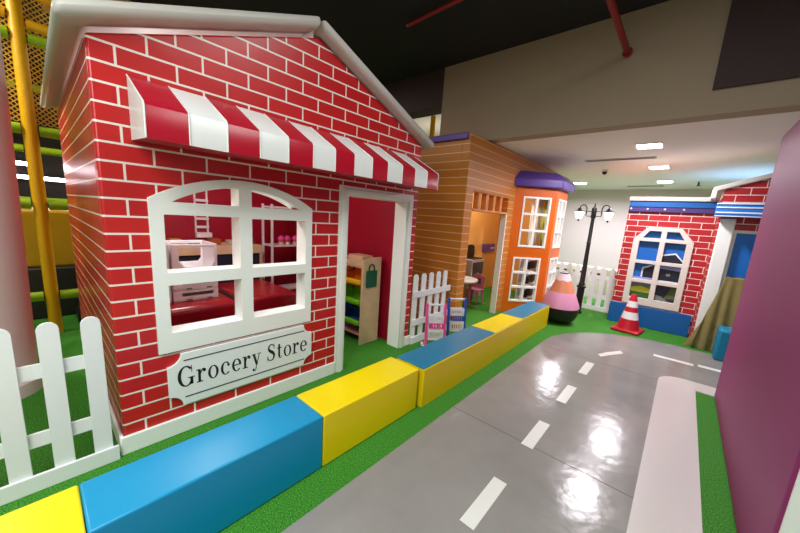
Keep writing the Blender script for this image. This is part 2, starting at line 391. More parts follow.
# window frame with arched head and mullions
def archpts(y0, y1, zb, zt, n=18):
    # circular arc through (y0,zb) (mid,zt) (y1,zb), from y1 to y0
    h = zt-zb; w = (y1-y0)/2; R = (w*w+h*h)/(2*h); c = (y0+y1)/2; zc = zt-R
    a = math.asin(w/R)
    return [(c+R*math.sin(a-2*a*i/n), zc+R*math.cos(a-2*a*i/n)) for i in range(n+1)]
outer = [(.433, .575), (1.492, .575)] + archpts(.433, 1.492, 1.512, 1.665)
# arch lights: split inner arc by the centre mullion
ins = archpts(.545, 1.385, 1.497, 1.612, 24)
holes = [rect(.505, .70, .932, 1.0), rect(1.01, .70, 1.435, 1.0), rect(.503, 1.078, .925, 1.422), rect(1.01, 1.072, 1.435, 1.415)]
za = lambda y: min(ins, key=lambda p: abs(p[0]-y))[1]
holes.append([(.925, za(.925))] + [p for p in ins if p[0] < .925] + [(.925, 1.497)])
holes.append([(1.01, 1.497)] + [p for p in ins if p[0] > 1.01] + [(1.01, za(1.01))])
wf = MB().prism(outer, holes, (XF, 0, 0), Y_, Z_, X_, -.12, .018).make('window_frame', M_WHITE, gh, bevel=.006)
# door frame
dframe = MB().prism([(1.765, 0), (1.865, 0), (1.865, 1.652), (2.655, 1.652), (2.655, 0), (2.757, 0), (2.757, 1.735), (1.765, 1.735)], [], (XF, 0, 0), Y_, Z_, X_, -.16, .016)
df = dframe.make('door_frame', M_WHITE, gh, bevel=.006)
MB().prism([(1.79, 0), (1.84, 0), (1.84, 1.672), (2.68, 1.672), (2.68, 0), (2.73, 0), (2.73, 1.71), (1.79, 1.71)], [], (XF, 0, 0), Y_, Z_, X_, .0165, .03).make('moulding', M_WHITE, df, bevel=.006)
# awning
aw = MB(); NS = 13; AY0, AY1 = .385, 2.74
prof = [(XF+.003, 2.125), (-1.975, 1.945), (-1.965, 1.93), (-1.965, 1.785), (XF+.003, 1.805)]
for k in range(NS):
    a = AY0+(AY1-AY0)*k/NS; b = AY0+(AY1-AY0)*(k+1)/NS
    vs = [(x, a, z) for x, z in prof] + [(x, b, z) for x, z in prof]
    mi = 0 if k % 2 == 0 else 1
    aw.add(vs, [(1, 6, 5, 0)[::-1], (2, 7, 6, 1)[::-1], (3, 8, 7, 2)[::-1]], mi)
    aw.add(vs, [(4, 9, 8, 3)[::-1]], 0)
    if k == 0: aw.add(vs[:5], [(0, 1, 2, 3, 4)], 1)
    if k == NS-1: aw.add(vs[5:], [(4, 3, 2, 1, 0)], 0)
awo = aw.make('awning', [M_AWNR, M_AWNW], gh)
for k in range(0, NS+1):
    y = AY0+(AY1-AY0)*k/NS
    MB().tube([(XF+.006, y, 2.124), (-1.973, y, 1.946), (-1.964, y, 1.93), (-1.964, y, 1.786)], .004, 6).make('piping', M_AWNW, awo)
# sign board
def notch(y0, y1, z0, z1, r):
    P = []
    for (cy, cz, a0) in ((y0, z0, 90), (y1, z0, 180), (y1, z1, 270), (y0, z1, 0)):
        P += [(cy+r*math.cos(math.radians(a0-90*i/8)), cz+r*math.sin(math.radians(a0-90*i/8))) for i in range(9)]
    return P
SY0, SY1, SZ0, SZ1 = .469, 1.502, .195, .553
sb = MB().prism(notch(SY0, SY1, SZ0, SZ1, .075), [], (XF, 0, 0), Y_, Z_, X_, .002, .02).make('sign_board', M_SIGN, gh, bevel=.003)
for z_ in (.5, .2475): MB().box(XF+.0205, .556, z_, XF+.022, 1.43, z_+.007).make('rule_line', M_INK, sb, smooth=0)
# serif lettering
class Glyphs:
    def __init__(s): s.q = []
    def strip(s, L, R):
        for i in range(len(L)-1): s.q.append([L[i], R[i], R[i+1], L[i+1]])
    def ring(s, cx, cy, rx, ry, th, tv, a0, a1, n=28):
        A = [math.radians(a0+(a1-a0)*i/n) for i in range(n+1)]
        s.strip([(cx+rx*math.cos(a), cy+ry*math.sin(a)) for a in A], [(cx+(rx-th)*math.cos(a), cy+(ry-tv)*math.sin(a)) for a in A])
    def rect(s, x0, y0, x1, y1): s.q.append([(x0, y0), (x1, y0), (x1, y1), (x0, y1)])
    def dot(s, cx, cy, r): s.q.append([(cx+r*math.cos(2*PI*i/14), cy+r*math.sin(2*PI*i/14)) for i in range(14)])
    def line(s, p, q, w):
        s.q.append([(p[0]-w/2, p[1]), (p[0]+w/2, p[1]), (q[0]+w/2, q[1]), (q[0]-w/2, q[1])])
    def stroke(s, pts, ws):
        L, R = [], []
        for i, p in enumerate(pts):
            a = pts[max(i-1, 0)]; b = pts[min(i+1, len(pts)-1)]
            dx, dy = b[0]-a[0], b[1]-a[1]; l = math.hypot(dx, dy) or 1
            nx, ny = -dy/l*ws[i]/2, dx/l*ws[i]/2
            L.append((p[0]+nx, p[1]+ny)); R.append((p[0]-nx, p[1]-ny))
        s.strip(L, R)
def glyph(ch):
    g = Glyphs()
    if ch == 'o': g.ring(.5, .5, .47, .53, .22, .07, 0, 360); w = 1.0
    elif ch == 'c': g.ring(.5, .5, .46, .53, .22, .07, 48, 318); g.dot(.76, .74, .12); w = .92
    elif ch == 'e': g.ring(.5, .5, .46, .53, .22, .07, 4, 318); g.rect(.2, .48, .93, .56); w = .95
    elif ch == 'r':
        g.rect(.14, 0, .36, 1.0); g.rect(.0, 0, .54, .08); g.rect(.0, .92, .3, 1.0)
        g.stroke([(.34, .62), (.42, .82), (.52, .95), (.66, .98)], [.08, .09, .1, .1]); g.dot(.68, .86, .14); w = .82
    elif ch == 'y':
        g.line((.2, 1), (.53, .05), .24); g.line((.82, 1), (.42, -.3), .09)
        g.stroke([(.46, -.18), (.4, -.36), (.3, -.46), (.18, -.45)], [.06, .07, .08, .06]); g.dot(.17, -.35, .11)
        g.rect(.0, .94, .45, 1.0); g.rect(.62, .94, 1.0, 1.0); w = 1.0
    elif ch == 't':
        g.rect(.18, .2, .40, 1.3); g.rect(.02, .92, .62, 1.0)
        g.stroke([(.29, .28), (.33, .1), (.44, .02), (.56, .08), (.62, .22)], [.18, .15, .09, .06, .05]); w = .68
    elif ch == 'S':
        P = [(.86, 1.1), (.8, 1.3), (.62, 1.44), (.42, 1.42), (.25, 1.28), (.22, 1.1), (.32, .92), (.52, .8), (.72, .67), (.84, .5), (.84, .3), (.72, .1), (.52, .02), (.3, .06), (.15, .2), (.1, .42)]
        Wd = [.08, .09, .09, .11, .17, .21, .25, .27, .27, .24, .2, .13, .09, .09, .09, .08]
        g.stroke(P, Wd); g.rect(.82, 1.02, .88, 1.46); g.rect(.07, 0, .13, .46); w = 1.02
    elif ch == 'G':
        g.ring(.72, .73, .67, .78, .27, .09, 42, 322, 36); g.rect(1.04, .05, 1.28, .6); g.rect(.88, .54, 1.42, .62)
        g.rect(1.16, .98, 1.22, 1.48); g.line((1.19, 1.2), (1.1, 1.28), .1); w = 1.42
    return g, w
word = 'Grocery Store'; x = 0; lets = []
for ch in word:
    if ch == ' ': x += .5; continue
    g, w = glyph(ch)
    lets.append([[(a+x, b) for a, b in q] for q in g.q])
    x += w+.14
TW = x-.14; TY0, TY1, TBASE = .515, 1.455, .325; sx = (TY1-TY0)/TW; sz = .092
for quads in lets:
    tm = MB()
    for q in quads:
        P = [(XF+.0212, TY0+a*sx, TBASE+b*sz) for a, b in q]
        area2 = sum(q[i][0]*q[(i+1) % len(q)][1]-q[(i+1) % len(q)][0]*q[i][1] for i in range(len(q)))
        if area2 < 0: P.reverse()
        tm.add(P, [tuple(range(len(P)))])
    tm.make('letter', M_INK, sb, smooth=0)
# unseen lamp added under the roof to brighten the interior
t = thing('fill_lamp', 'small round white lamp added unseen under the grocery house roof', 'lamp', (-3.0, .95, 2.2))
MB().cyl((-3.0, .95, 2.52), (-3.0, .95, 2.2), .01).make('cord', M_WHITE, t)
MB().lathe([(.03, .12), (.09, .04), (.1, 0)], (-3.0, .95, 2.1), 20).make('shade', M_WHITE, t)
d = bpy.data.lights.new('house_fill', 'POINT'); d.energy = 26; d.color = (1, .98, .96); d.shadow_soft_size = .12  # added point light that brightens the grocery interior
o = bpy.data.objects.new('house_fill', d); o.location = (-3.0, .95, 1.98); COL.objects.link(o)

# ---------------- inside the grocery house
t = thing('checkout_counter', 'glossy red padded checkout counter with black band behind grocery window', 'counter', (-3.2, 1.0, 0))
MB().box(-3.55, .4, 0, -2.80, 1.12, .70).make('counter_body', M_CRIMD, t, bevel=.05, seg=4)
MB().box(-3.56, 1.121, 0, -2.79, 1.16, .69).make('end_band', M_BLACK, t, bevel=.015)
MB().box(-3.55, 1.161, 0, -2.80, 1.68, .70).make('counter_extension', M_CRIMD, t, bevel=.03, seg=3)
M_CLIP = mat('clip_grey', (120, 124, 96), .5)
def basket(name, y0, y1, z0, z1, scoop, label, x0=-3.32, x1=-2.98):
    t = thing(name, label, 'basket', ((x0+x1)/2, (y0+y1)/2, z0), 'white baskets on the checkout counter')
    b = MB(); w = .012; h = z1-z0
    b.box(x0, y0, z0, x1, y1, z0+.012)
    yy = y1-y0
    if scoop:
        fr = [(0, .013), (yy, .013), (yy, h), (0, h)]
        ho = [(.05, h*.5), (.09, h*.3), (yy-.05, h*.3), (yy-.025, h*.42), (yy-.025, h*.9), (.05, h*.9)]
    else:
        fr = [(0, .013), (yy, .013), (yy, h), (0, h)]; ho = [(.06, h*.45), (yy-.04, h*.45), (yy-.04, h*.75), (.06, h*.75)]
    b.prism(fr, [ho], (x1, y0, z0), Y_, Z_, X_, -w, 0)
    b.prism(fr, [ho], (x0+w, y0, z0), Y_, Z_, X_, -w, 0)
    b.box(x0+w, y0, z0+.013, x1-w, y0+w, z1).box(x0+w, y1-w, z0+.013, x1-w, y1, z1)
    b.make('basket_body', M_PWHITE, t, bevel=.004)
    for yc in (y0+.09, y1-.09): MB().box(x1+.0005, yc, z0+h*.06, x1+.006, yc+.04, z0+h*.17).make('clip', M_CLIP, t)
for i, (y0, y1, who) in enumerate(((.69, 1.02, 'right-hand stack'), (.36, .675, 'left-hand stack'))):
    basket('storage_basket', y0, y1, .702, .79, False, 'flat white slotted basket lowest in the %s behind grocery window' % who)
    basket('storage_basket', y0, y1, .792, .895, False, 'flat white slotted basket second up in the %s behind grocery window' % who)
    basket('storage_basket', y0, y1, .90, 1.17, True, 'tall white scoop-front basket topping the %s behind grocery window' % who)
t = thing('low_bookcase', 'low birch wood bookcase against crimson back wall of grocery house', 'bookcase', (-4.2, 1.3, 0))
MB().box(-4.42, .5, .93, -4.0, 1.9, 1.03).make('top_board', M_WOOD, t, bevel=.006)
b = MB().box(-4.42, .5, 0, -4.0, .53, .929).box(-4.42, 1.87, 0, -4.0, 1.9, .929).box(-4.42, .531, 0, -4.4, 1.869, .929); b.make('carcass', M_WOOD, t)
MB().box(-4.399, .531, .05, -4.02, 1.869, .92).make('dark_panel', mat('shelf_navy', (26, 26, 48), .6), t)
rng = random.Random(3)
for k in range(6):
    y = .75+.2*k; c = [(150, 40, 40), (190, 170, 70), (90, 110, 50), (170, 80, 40), (200, 190, 170), (120, 60, 40)][k]
    cn = ['dark red', 'mustard', 'olive', 'rust', 'cream', 'brown'][k]
    tag(MB().box(-4.25, y, 1.0305, -4.12, y+.11, 1.0305+.05+.02*(k % 2)).make('toy_packet', mat('packet', c, .5), None, bevel=.008), '%s toy food packet lying on the low birch bookcase' % cn, 'packet', 'toy packets on the low bookcase')
t = thing('wall_rack', 'narrow white ladder-like rack on crimson back wall of grocery house', 'rack', (-4.49, 1.37, 1.1))
b = MB().box(-4.504, 1.30, 1.08, -4.485, 1.318, 1.72).box(-4.504, 1.432, 1.08, -4.485, 1.45, 1.72)
for z in (1.12, 1.2, 1.3, 1.4, 1.52, 1.66): b.box(-4.484, 1.30, z, -4.47, 1.45, z+.03)
b.make('rack_frame', M_PWHITE, t)
MB().box(-4.47, 1.29, 1.09, -4.40, 1.46, 1.15).make('tray', M_PWHITE, t, bevel=.004)
t = thing('wire_shelf', 'white pole shelf at right of crimson back wall in grocery house', 'shelf', (-4.2, 2.3, 0))
for (x, y) in ((-4.0, 2.03), (-4.25, 2.03), (-4.0, 2.62), (-4.25, 2.62)): MB().box(x-.012, y-.012, 0, x+.012, y+.012, 1.55).make('post', M_PWHITE, t)
for z in (.4, 1.0, 1.5): MB().box(-4.237, 2.043, z, -4.013, 2.607, z+.025).make('shelf_board', M_PWHITE, t)
for k, y in enumerate((2.2, 2.29, 2.41)):
    b = MB(); b.cyl((-4.08, y, 1.026), (-4.08, y, 1.06), .03, .04)
    tt = thing('flower_pot', 'pink flower in small pot, the %s one on white pole shelf' % ('left', 'middle', 'right')[k], 'flower pot', (-4.08, y, 1.026), 'pink flower pots on the pole shelf')
    b.make('pot', M_WOOD, tt); MB().ball((-4.08, y, 1.10), .045).make('blossom', M_PINK, tt)

# toy shelf with bins by the door
t = thing('toy_shelf', 'birch wood toy shelf with coloured bins inside the grocery doorway', 'shelf', (-3.0, 2.55, 0))
x0, x1, y0, y1 = -3.45, -2.62, 2.38, 2.665
MB().prism([(y0, 0), (y1, 0), (y1, 1.02), (y0+.16, 1.02), (y0, .99)], [], (x1, 0, 0), Y_, Z_, X_, -.025, 0).make('side_panel', M_WOOD, t, bevel=.004)
MB().prism([(y0, 0), (y1, 0), (y1, 1.02), (y0+.16, 1.02), (y0, .99)], [], (x0, 0, 0), Y_, Z_, X_, 0, .025).make('side_panel', M_WOOD, t, bevel=.004)
MB().box(x0+.026, y1-.02, .02, x1-.026, y1, 1.0).make('back_panel', mat('shelf_crimson', (150, 12, 36), .5), t)
MB().box(x0+.026, y0+.01, .90, x1-.026, y1-.021, .92).box(x0+.026, y0, .92, x1-.026, y0+.02, .975).make('top_tray', M_WOOD, t)
MB().box(x0+.026, y0+.021, .958, x1-.026, y1-.021, .974).make('top_board', M_WOOD, t)
MB().box(x0+.026, y0+.02, .10, x1-.026, y1-.021, .12).make('bottom_board', mat('shelf_pinkish', (214, 150, 150), .5), t)
for zz, mm, nm in ((.68, (M_BINO, M_BINY), 'orange'), (.45, (M_BING, M_BING), 'green'), (.20, (M_BINB, M_BING), 'blue')):
    for q in range(2):
        bx0 = x0+.03+q*.395; bx1 = bx0+.375
        b = MB().box(bx0, y0+.02, zz, bx1, y1-.05, zz+.015).box(bx0, y0+.02, zz+.016, bx0+.012, y1-.05, zz+.13).box(bx1-.012, y0+.02, zz+.016, bx1, y1-.05, zz+.13).box(bx0+.013, y1-.062, zz+.016, bx1-.013, y1-.05, zz+.17)
        bb = b.make('bin', mm[0], t, bevel=.003)
        MB().box(bx0, y0-.03, zz+.03, bx1, y0+.019, zz+.085).make('bin_lip', mm[1], bb, bevel=.012)
tag(MB().box(-2.95, 2.44, .975, -2.7, 2.60, 1.03).make('toy_box', M_WOOD, None, bevel=.006), 'small tan box lying on top of the birch toy shelf', 'box')
t = thing('shopping_bag', 'dark green fabric bag hanging on birch toy shelf end', 'bag', (-2.6, 2.53, .68))
MB().box(-2.6185, 2.425, .68, -2.60, 2.59, .875).make('bag_body', M_GREENBAG, t, bevel=.01)
MB().tube([(-2.609, 2.465, .872)]+[(-2.609, 2.505+.04*math.cos(a), .90+.045*math.sin(a)) for a in [PI-PI*i/10 for i in range(11)]]+[(-2.609, 2.545, .872)], .008).make('handle', M_GREENBAG, t)

# ================================================================== PICKET FENCES
def picket_poly(w, h, n=10):
    return [(-w/2, 0), (w/2, 0)] + [(w/2*math.cos(PI*i/n), h-w/2+w/2*math.sin(PI*i/n)) for i in range(n+1)]
def fence(name, label, axis, fixed, a0, a1, first, spacing, h, w, face, cat='fence', t0=.59, b0=.225, base=.09, front=False):
    """axis 'y' runs along Y at X=fixed (face +1 looks to +X); axis 'x' runs along X at Y=fixed (face -1 looks to -Y)"""
    c = (a0+a1)/2
    loc = (fixed, c, 0) if axis == 'y' else (c, fixed, 0)
    t = thing(name, label, cat, loc, 'white picket fences')
    def bx(u0, u1, z0, z1, d0, d1):
        d0, d1 = fixed+face*d0, fixed+face*d1
        return (d0, u0, z0, d1, u1, z1) if axis == 'y' else (u0, d0, z0, u1, d1, z1)
    k = 0; p = first
    while p-w/2 >= a0-1e-6 and p+w/2 <= a1+1e-6:
        if axis == 'y': m_ = MB().prism(picket_poly(w, h-.011), [], (fixed, p, .011), Y_, Z_, X_, 0, .016*face) if face > 0 else MB().prism(picket_poly(w, h-.011), [], (fixed, p, .011), Y_, Z_, X_, -.016, 0)
        else: m_ = MB().prism([(-a, b) for a, b in reversed(picket_poly(w, h-.011))], [], (p, fixed, .011), (-1, 0, 0), Z_, Y_, -.016, 0) if 0 else MB().prism(picket_poly(w, h-.011), [], (p, fixed, .011), X_, Z_, (0, -1, 0), 0, .016)
        m_.make('picket', M_FENCE, t, bevel=.003)
        p += spacing
    a2 = a1-.025
    MB().box(*(bx(a0, a2, t0, t0+.075, .0165, .03) if front else bx(a0, a2, t0, t0+.075, -.016, -.001))).make('rail', M_FENCE, t)
    MB().box(*(bx(a0, a2, b0, b0+.075, .0165, .03) if front else bx(a0, a2, b0, b0+.075, -.016, -.001))).make('rail', M_FENCE, t)
    MB().box(*bx(a0, a1, 0, base, .0165, .034)).box(*bx(a0, a1, 0, .01, -.03, .0164)).make('base_board', M_FENCE, t, bevel=.003)
    return t
fence('picket_fence', 'white round-topped picket fence left of the grocery house front', 'y', -2.285, -1.3+.02, .212,   .15, -.154, .875, .078, 1)
fence('picket_fence', 'white picket fence between grocery house and orange house, behind the toy trolleys', 'y', -2.285, 2.862, 3.66, 2.905, .153, .85, .082, 1, front=True, t0=.57)
fence('picket_fence', 'pale picket fence at the back behind the black lamp post', 'x', 6.9, -2.12, -.80, -2.045, .143, .825, .085, -1)
# low white cabinet seen through the back fence
t = thing('low_cabinet', 'low white cabinet with brown openings behind the back picket fence', 'cabinet', (-1.3, 8.7, 0))
MB().prism(rect(-2.4, .02, .0, .62), [rect(-2.3+i*.38, .36, -2.02+i*.38, .52) for i in range(6)], (0, 8.5, 0), X_, Z_, (0, -1, 0), -.4, 0).make('cabinet_body', M_WHITE, t)
MB().box(-2.39, 8.75, .3, -.01, 8.78, .55).make('inner_panel', mat('brown_panel', (70, 50, 36), .6), t)

# ================================================================== SOFT CURB BLOCKS
CT = .34
def block(y0, y1, x0, x1, mb, mt, label, lip=False):
    if mt is None:
        o = MB().box(x0, y0, 0.001, x1, y1, CT).make('curb_block', mb, None, bevel=.009, seg=3)
        return tag(o, label, 'curb block', 'soft curb blocks along the road')
    t = thing('curb_block', label, 'curb block', ((x0+x1)/2, (y0+y1)/2, 0), 'soft curb blocks along the road')
    MB().box(x0, y0, .001, x1, y1, CT-.012).make('block_body', mb, t, bevel=.004)
    MB().box(x0, y0, CT-.0115, x1-.008, y1, CT).make('top_cover', mt, t, bevel=.005, label='%s vinyl top cover' % ('yellow' if mt is M_YEL else 'blue'))
    return t
block(-1.0, .023, -1.69, -1.39, M_YEL, None, 'bright yellow padded curb block at the bottom left corner, beside left picket fence')
block(.026, 1.008, -1.69, -1.39, M_BLUE, None, 'all-blue padded curb block in front of the grocery sign')
block(1.011, 1.895, -1.69, -1.39, M_YEL, None, 'all-yellow padded curb block right of the all-blue one')
block(1.93, 3.19, -1.655, -1.36, M_YEL2, M_TEAL, 'yellow padded curb block with long blue top beside the toy trolleys')
block(3.193, 3.975, -1.655, -1.365, M_YEL2, M_YEL, 'yellow padded curb block with yellow top between the two blue-topped ones')
block(3.978, 5.05, -1.655, -1.37, M_YEL2, M_TEAL, 'yellow padded curb block with blue top nearest the pink and black bell shape')

# ================================================================== TOY TROLLEYS
def trolley(mcol, cy, label, cname, X0=-2.0):
    t = thing('toy_trolley', label, 'toy trolley', (X0-.03, cy, 0), 'toy shopping trolleys')
    hw = .108
    for s in (-1, 1):
        b = MB(); y = cy+s*hw
        b.prism([(0, .03), (.035, .03), (-.045, .53), (-.08, .53)], [], (X0, y-.014, 0), X_, Z_, Y_, 0, .028)
        b.prism([(-.09, .03), (-.0, .03), (-.0, .05), (-.09, .05)], [], (X0, y-.012, 0), X_, Z_, Y_, 0, .024)
        b.make('side_frame', mcol, t, bevel=.004)
        for xx in (.015, -.07):
            MB().cyl((X0+xx, y-.01+s*.028, .024), (X0+xx, y+.01+s*.028, .024), .0235, n=14).make('wheel', M_PWHITE, t)
    MB().cyl((X0-.058, cy-hw+.0145, .515), (X0-.058, cy+hw-.0145, .515), .012).make('handle_bar', M_PWHITE, t)
    def bask(z0, z1, xo):
        b = MB(); y0, y1 = cy-hw+.02, cy+hw-.02; w = y1-y0; h = z1-z0
        slots = [rect(.016+i*(w-.03)/5, h*.16, .016+i*(w-.03)/5+.02, h*.74) for i in range(5)]
        b.prism(rect(0, 0, w, h), slots, (X0+xo, y0, z0), Y_, Z_, X_, 0, .008)
        b.prism(rect(0, 0, w, h), slots, (X0+xo-.07, y0, z0), Y_, Z_, X_, 0, .008)
        b.box(X0+xo-.061, y0, z0, X0+xo-.0005, y1, z0+.008)
        b.box(X0+xo-.061, y0, z0+.0085, X0+xo-.0005, y0+.008, z1).box(X0+xo-.061, y1-.008, z0+.0085, X0+xo-.0005, y1, z1)
        b.make('basket', M_PWHITE, t, bevel=.002)
    bask(.31, .40, -.005); bask(.11, .24, .022)
    w = 2*hw-.04; h = .06
    MB().prism(rect(0, 0, w, h), [rect(.02+i*.03, .015, .032+i*.03, .05) for i in range(5)], (X0+.012, cy-hw+.02, .25), Y_, Z_, X_, 0, .008).make('divider_panel', mcol, t)
    t.rotation_euler = (0, 0, math.radians(-42))
    return t
trolley(M_PINK, 3.02, 'pink toy shopping trolley with white baskets beside picket fence', 'pink')
trolley(M_TBLUE, 3.48, 'blue toy shopping trolley with white baskets in front of orange corner', 'blue')

# ================================================================== ORANGE HOUSE
XO = -2.2; OY0, OY1 = 3.70, 7.3; XOB = -3.30; OZ = 2.575
oh = thing('playhouse', 'orange plank print playhouse with purple-capped bay window and doorway', 'playhouse', (-2.75, 5.4, 0))
MB().prism([(OY0, 0), (3.90, 0), (3.90, 1.905), (5.02, 1.905), (5.02, 0), (5.25, 0), (5.25, 2.06), (6.82, 2.06), (6.82, 0), (OY1, 0), (OY1, OZ), (OY0, OZ)], [], (XO, 0, 0), Y_, Z_, X_, -.12, 0).make('front_wall', M_ORBRICK, oh, bevel=.01)
MB().box(XOB, OY0, 0, XO-.121, OY0+.1, OZ).make('side_wall', M_ORBRICK, oh)
MB().box(XOB, OY1-.1, 0, XO-.121, OY1, OZ).make('side_wall', M_ORIN, oh)
MB().box(XOB-.1, OY0, 0, XOB-.001, OY1, OZ).make('back_wall', M_ORIN, oh)
MB().box(XOB-.08, OY0-.035, 2.505, -2.235, OY0-.001, 2.585).make('coping', M_PURP, oh, bevel=.01)
g = MB()
for y in (4.08, 4.31, 4.54, 4.77): g.box(XO-.10, y, 1.671, XO-.02, y+.075, 1.889)
g.box(XO-.105, 3.902, 1.64, XO-.0+.012, 5.018, 1.67).box(XO-.105, 3.902, 1.89, XO-.005, 5.018, 1.904)
g.make('transom_grille', mat('orange_slat', (214, 140, 70), .45), oh, bevel=.004)
MB().prism([(4.99, 0), (5.019, 0), (5.019, 1.638), (4.99, 1.638)], [], (XO, 0, 0), Y_, Z_, X_, -.09, .004).make('door_post', M_WHITE, oh, bevel=.004)
# bay window
P0, P1, P2, P3 = (-2.2, 5.245), (-1.70, 5.745), (-1.70, 6.33), (-2.2, 6.83)
bay = MB(); frames = []
def bayface(A, Bp, wins):
    U = Vector((Bp[0]-A[0], Bp[1]-A[1], 0)); L = U.length; U.normalize(); N = Vector((U[1], -U[0], 0))
    bay.prism(rect(0, 0, L, 2.10), [rect(*w) for w in wins], (A[0], A[1], 0), U, Z_, N, -.05, 0)
    for w in wins: frames.append((A, U, N, w))
bayface(P0, P1, [(.15, 1.135, .615, 1.955), (.105, .19, .575, .955)])
bayface(P1, P2, [(.115, 1.135, .53, 1.955), (.115, .19, .53, .955)])
bayface(P2, P3, [(.15, 1.135, .615, 1.955), (.105, .19, .575, .955)])
bo = bay.make('bay_wall', M_ORANGE, oh)
for A, U, N, (a0, b0, a1, b1) in frames:
    fw = .026; mw = .038
    cw = (a1-a0-2*fw-mw)/2; rh = (b1-b0-2*fw-2*mw)/3
    hs = [rect(a0+fw+c*(cw+mw), b0+fw+r*(rh+mw), a0+fw+c*(cw+mw)+cw, b0+fw+r*(rh+mw)+rh) for c in range(2) for r in range(3)]
    MB().prism(rect(a0-.004, b0-.004, a1+.004, b1+.004), hs, (A[0], A[1], 0), U, Z_, N, -.055, .012).make('window_frame', M_WHITE, bo, bevel=.003)
def off(d):
    return [(-2.2, 5.245-d*1.2), (-1.70+d, 5.745-d*.42), (-1.70+d, 6.33+d*.42), (-2.2, 6.83+d*1.2)]
def loft(rings, name, mt, parent, bevel=0):
    b = MB(); n = len(rings[0][0]); vs = []
    for pts, z in rings: vs += [(p[0], p[1], z) for p in pts]
    fs = [(j*n+i, j*n+(i+1) % n, (j+1)*n+(i+1) % n, (j+1)*n+i) for j in range(len(rings)-1) for i in range(n)]
    fs += [tuple(reversed(range(n))), tuple(range((len(rings)-1)*n, len(rings)*n))]
    b.add(vs, fs); return b.make(name, mt, parent, bevel=bevel, seg=3)
loft([(off(.085), 2.105), (off(.085), 2.235), (off(-.06), 2.365)], 'bay_roof', M_PURP, oh, bevel=.02)
# curtains and shelf in the bay
t = thing('curtain', 'white and lime curtain behind upper panes of the orange bay', 'curtain', (-2.1, 5.9, 1.1))
def curtain(y0, y1, x, z0, z1, mt, nm, amp=.02):
    b = MB(); n = 24; vs = []
    for zi in (z0, z1):
        for i in range(n+1):
            f = i/n; k = 1 if zi == z1 else .75
            vs.append((x+amp*math.sin(f*PI*7), y0+(y1-y0)*f*k, zi))
    b.add(vs, [(i, i+1, n+2+i, n+1+i) for i in range(n)])
    o = b.make(nm, mt, t); s = o.modifiers.new('solid', 'SOLIDIFY'); s.thickness = .008
curtain(5.62, 5.80, -2.03, 1.08, 2.02, M_WHITE, 'white_panel')
curtain(5.82, 6.0, -1.99, 1.08, 2.02, mat('cream_cloth', (226, 222, 190), .8), 'cream_panel')
curtain(6.02, 6.2, -1.96, 1.08, 2.02, mat('lime_cloth', (186, 190, 70), .8), 'lime_panel')
MB().cyl((-2.03, 5.5, 2.03), (-1.95, 6.35, 2.03), .01).make('curtain_rod', M_WHITE, t)
t = thing('display_shelf', 'white display shelf behind lower panes of the orange bay', 'shelf', (-2.07, 6.06, 0))
b = MB().box(-2.18, 5.75, 0, -2.155, 6.38, 1.0)
for z in (.18, .44, .70, .975): b.box(-2.154, 5.75, z, -1.96, 6.38, z+.02)
for y in (5.75, 6.05, 6.362): b.box(-2.154, y, .001, -1.96, y+.018, .179)
b.make('shelf_frame', M_PWHITE, t)
k = 0
for z, rw in ((.20, 'bottom'), (.46, 'middle'), (.72, 'top')):
    for y in (5.84, 6.06, 6.27):
        tt = thing('toy_pot', '%s toy pot on the %s board of white shelf in the orange bay' % (('dark', 'brown', 'olive')[k % 3], rw), 'toy pot', (-2.05, y, z+.001), 'toy pots in the orange bay')
        MB().lathe([(.045, 0), (.06, .05), (.055, .11), (.05, .115)], (-2.05, y, z+.001), 16).make('pot', (M_BLACK, mat('pot_brown', (96, 58, 30), .5), mat('pot_olive', (88, 84, 44), .5))[k % 3], tt)
        MB().cyl((-2.05, y, z+.117), (-2.05, y, z+.13), .05, .02).make('lid', M_BLACK, tt); k += 1
# inside the doorway
t = thing('low_cabinet', 'grey low cabinet with dark door inside the orange doorway', 'cabinet', (-3.08, 5.85, 0))
MB().box(-3.27, 5.5, 0, -2.98, 5.98, .77).make('cabinet_body', M_CABG, t, bevel=.006)
MB().box(-2.9795, 5.54, .2, -2.965, 5.93, .72).make('cabinet_door', mat('cab_dark', (72, 68, 66), .4), t)
MB().ball((-2.955, 5.72, .5), .02).make('knob', M_BING, t)
t = thing('laptop', 'black toy laptop on top of the grey cabinet', 'laptop', (-3.12, 5.78, .771))
MB().box(-3.2, 5.6, .771, -3.0, 5.95, .79).make('keyboard', M_BLACK, t, bevel=.004)
MB().prism([(5.62, 0), (5.92, 0), (5.95, .05), (5.93, .2), (5.86, .25), (5.68, .25), (5.61, .2), (5.59, .05)], [], (-3.19, 0, .791), Y_, Z_, X_, -.03, 0).make('screen', M_BLACK, t, bevel=.006)
tag(MB().box(-3.298, 6.45, .84, -3.28, 7.05, 1.03).make('wall_sign', M_PURP, None, bevel=.006), 'small purple board on orange wall inside the doorway', 'sign')
MB().box(-3.2799, 6.82, .92, -3.279, 7.02, .945).make('arrow_mark', M_PWHITE, bpy.data.objects['wall_sign'], smooth=0)
t = thing('round_table', 'white round play table just inside the orange doorway', 'table', (-2.88, 4.92, 0))
MB().cyl((-2.88, 4.92, .47), (-2.88, 4.92, .50), .32, n=40).make('table_top', M_PWHITE, t, bevel=.006)
for a in (45, 135, 225, 315):
    cx, cy = -2.88+.2*math.cos(math.radians(a)), 4.92+.2*math.sin(math.radians(a))
    MB().cyl((cx, cy, 0), (cx, cy, .4695), .022, .03).make('leg', M_CHAIRP, t)
t = thing('toy_chair', 'pink plastic child chair pulled up to the white round table', 'chair', (-2.79, 5.36, 0))
cx, cy = -2.79, 5.36
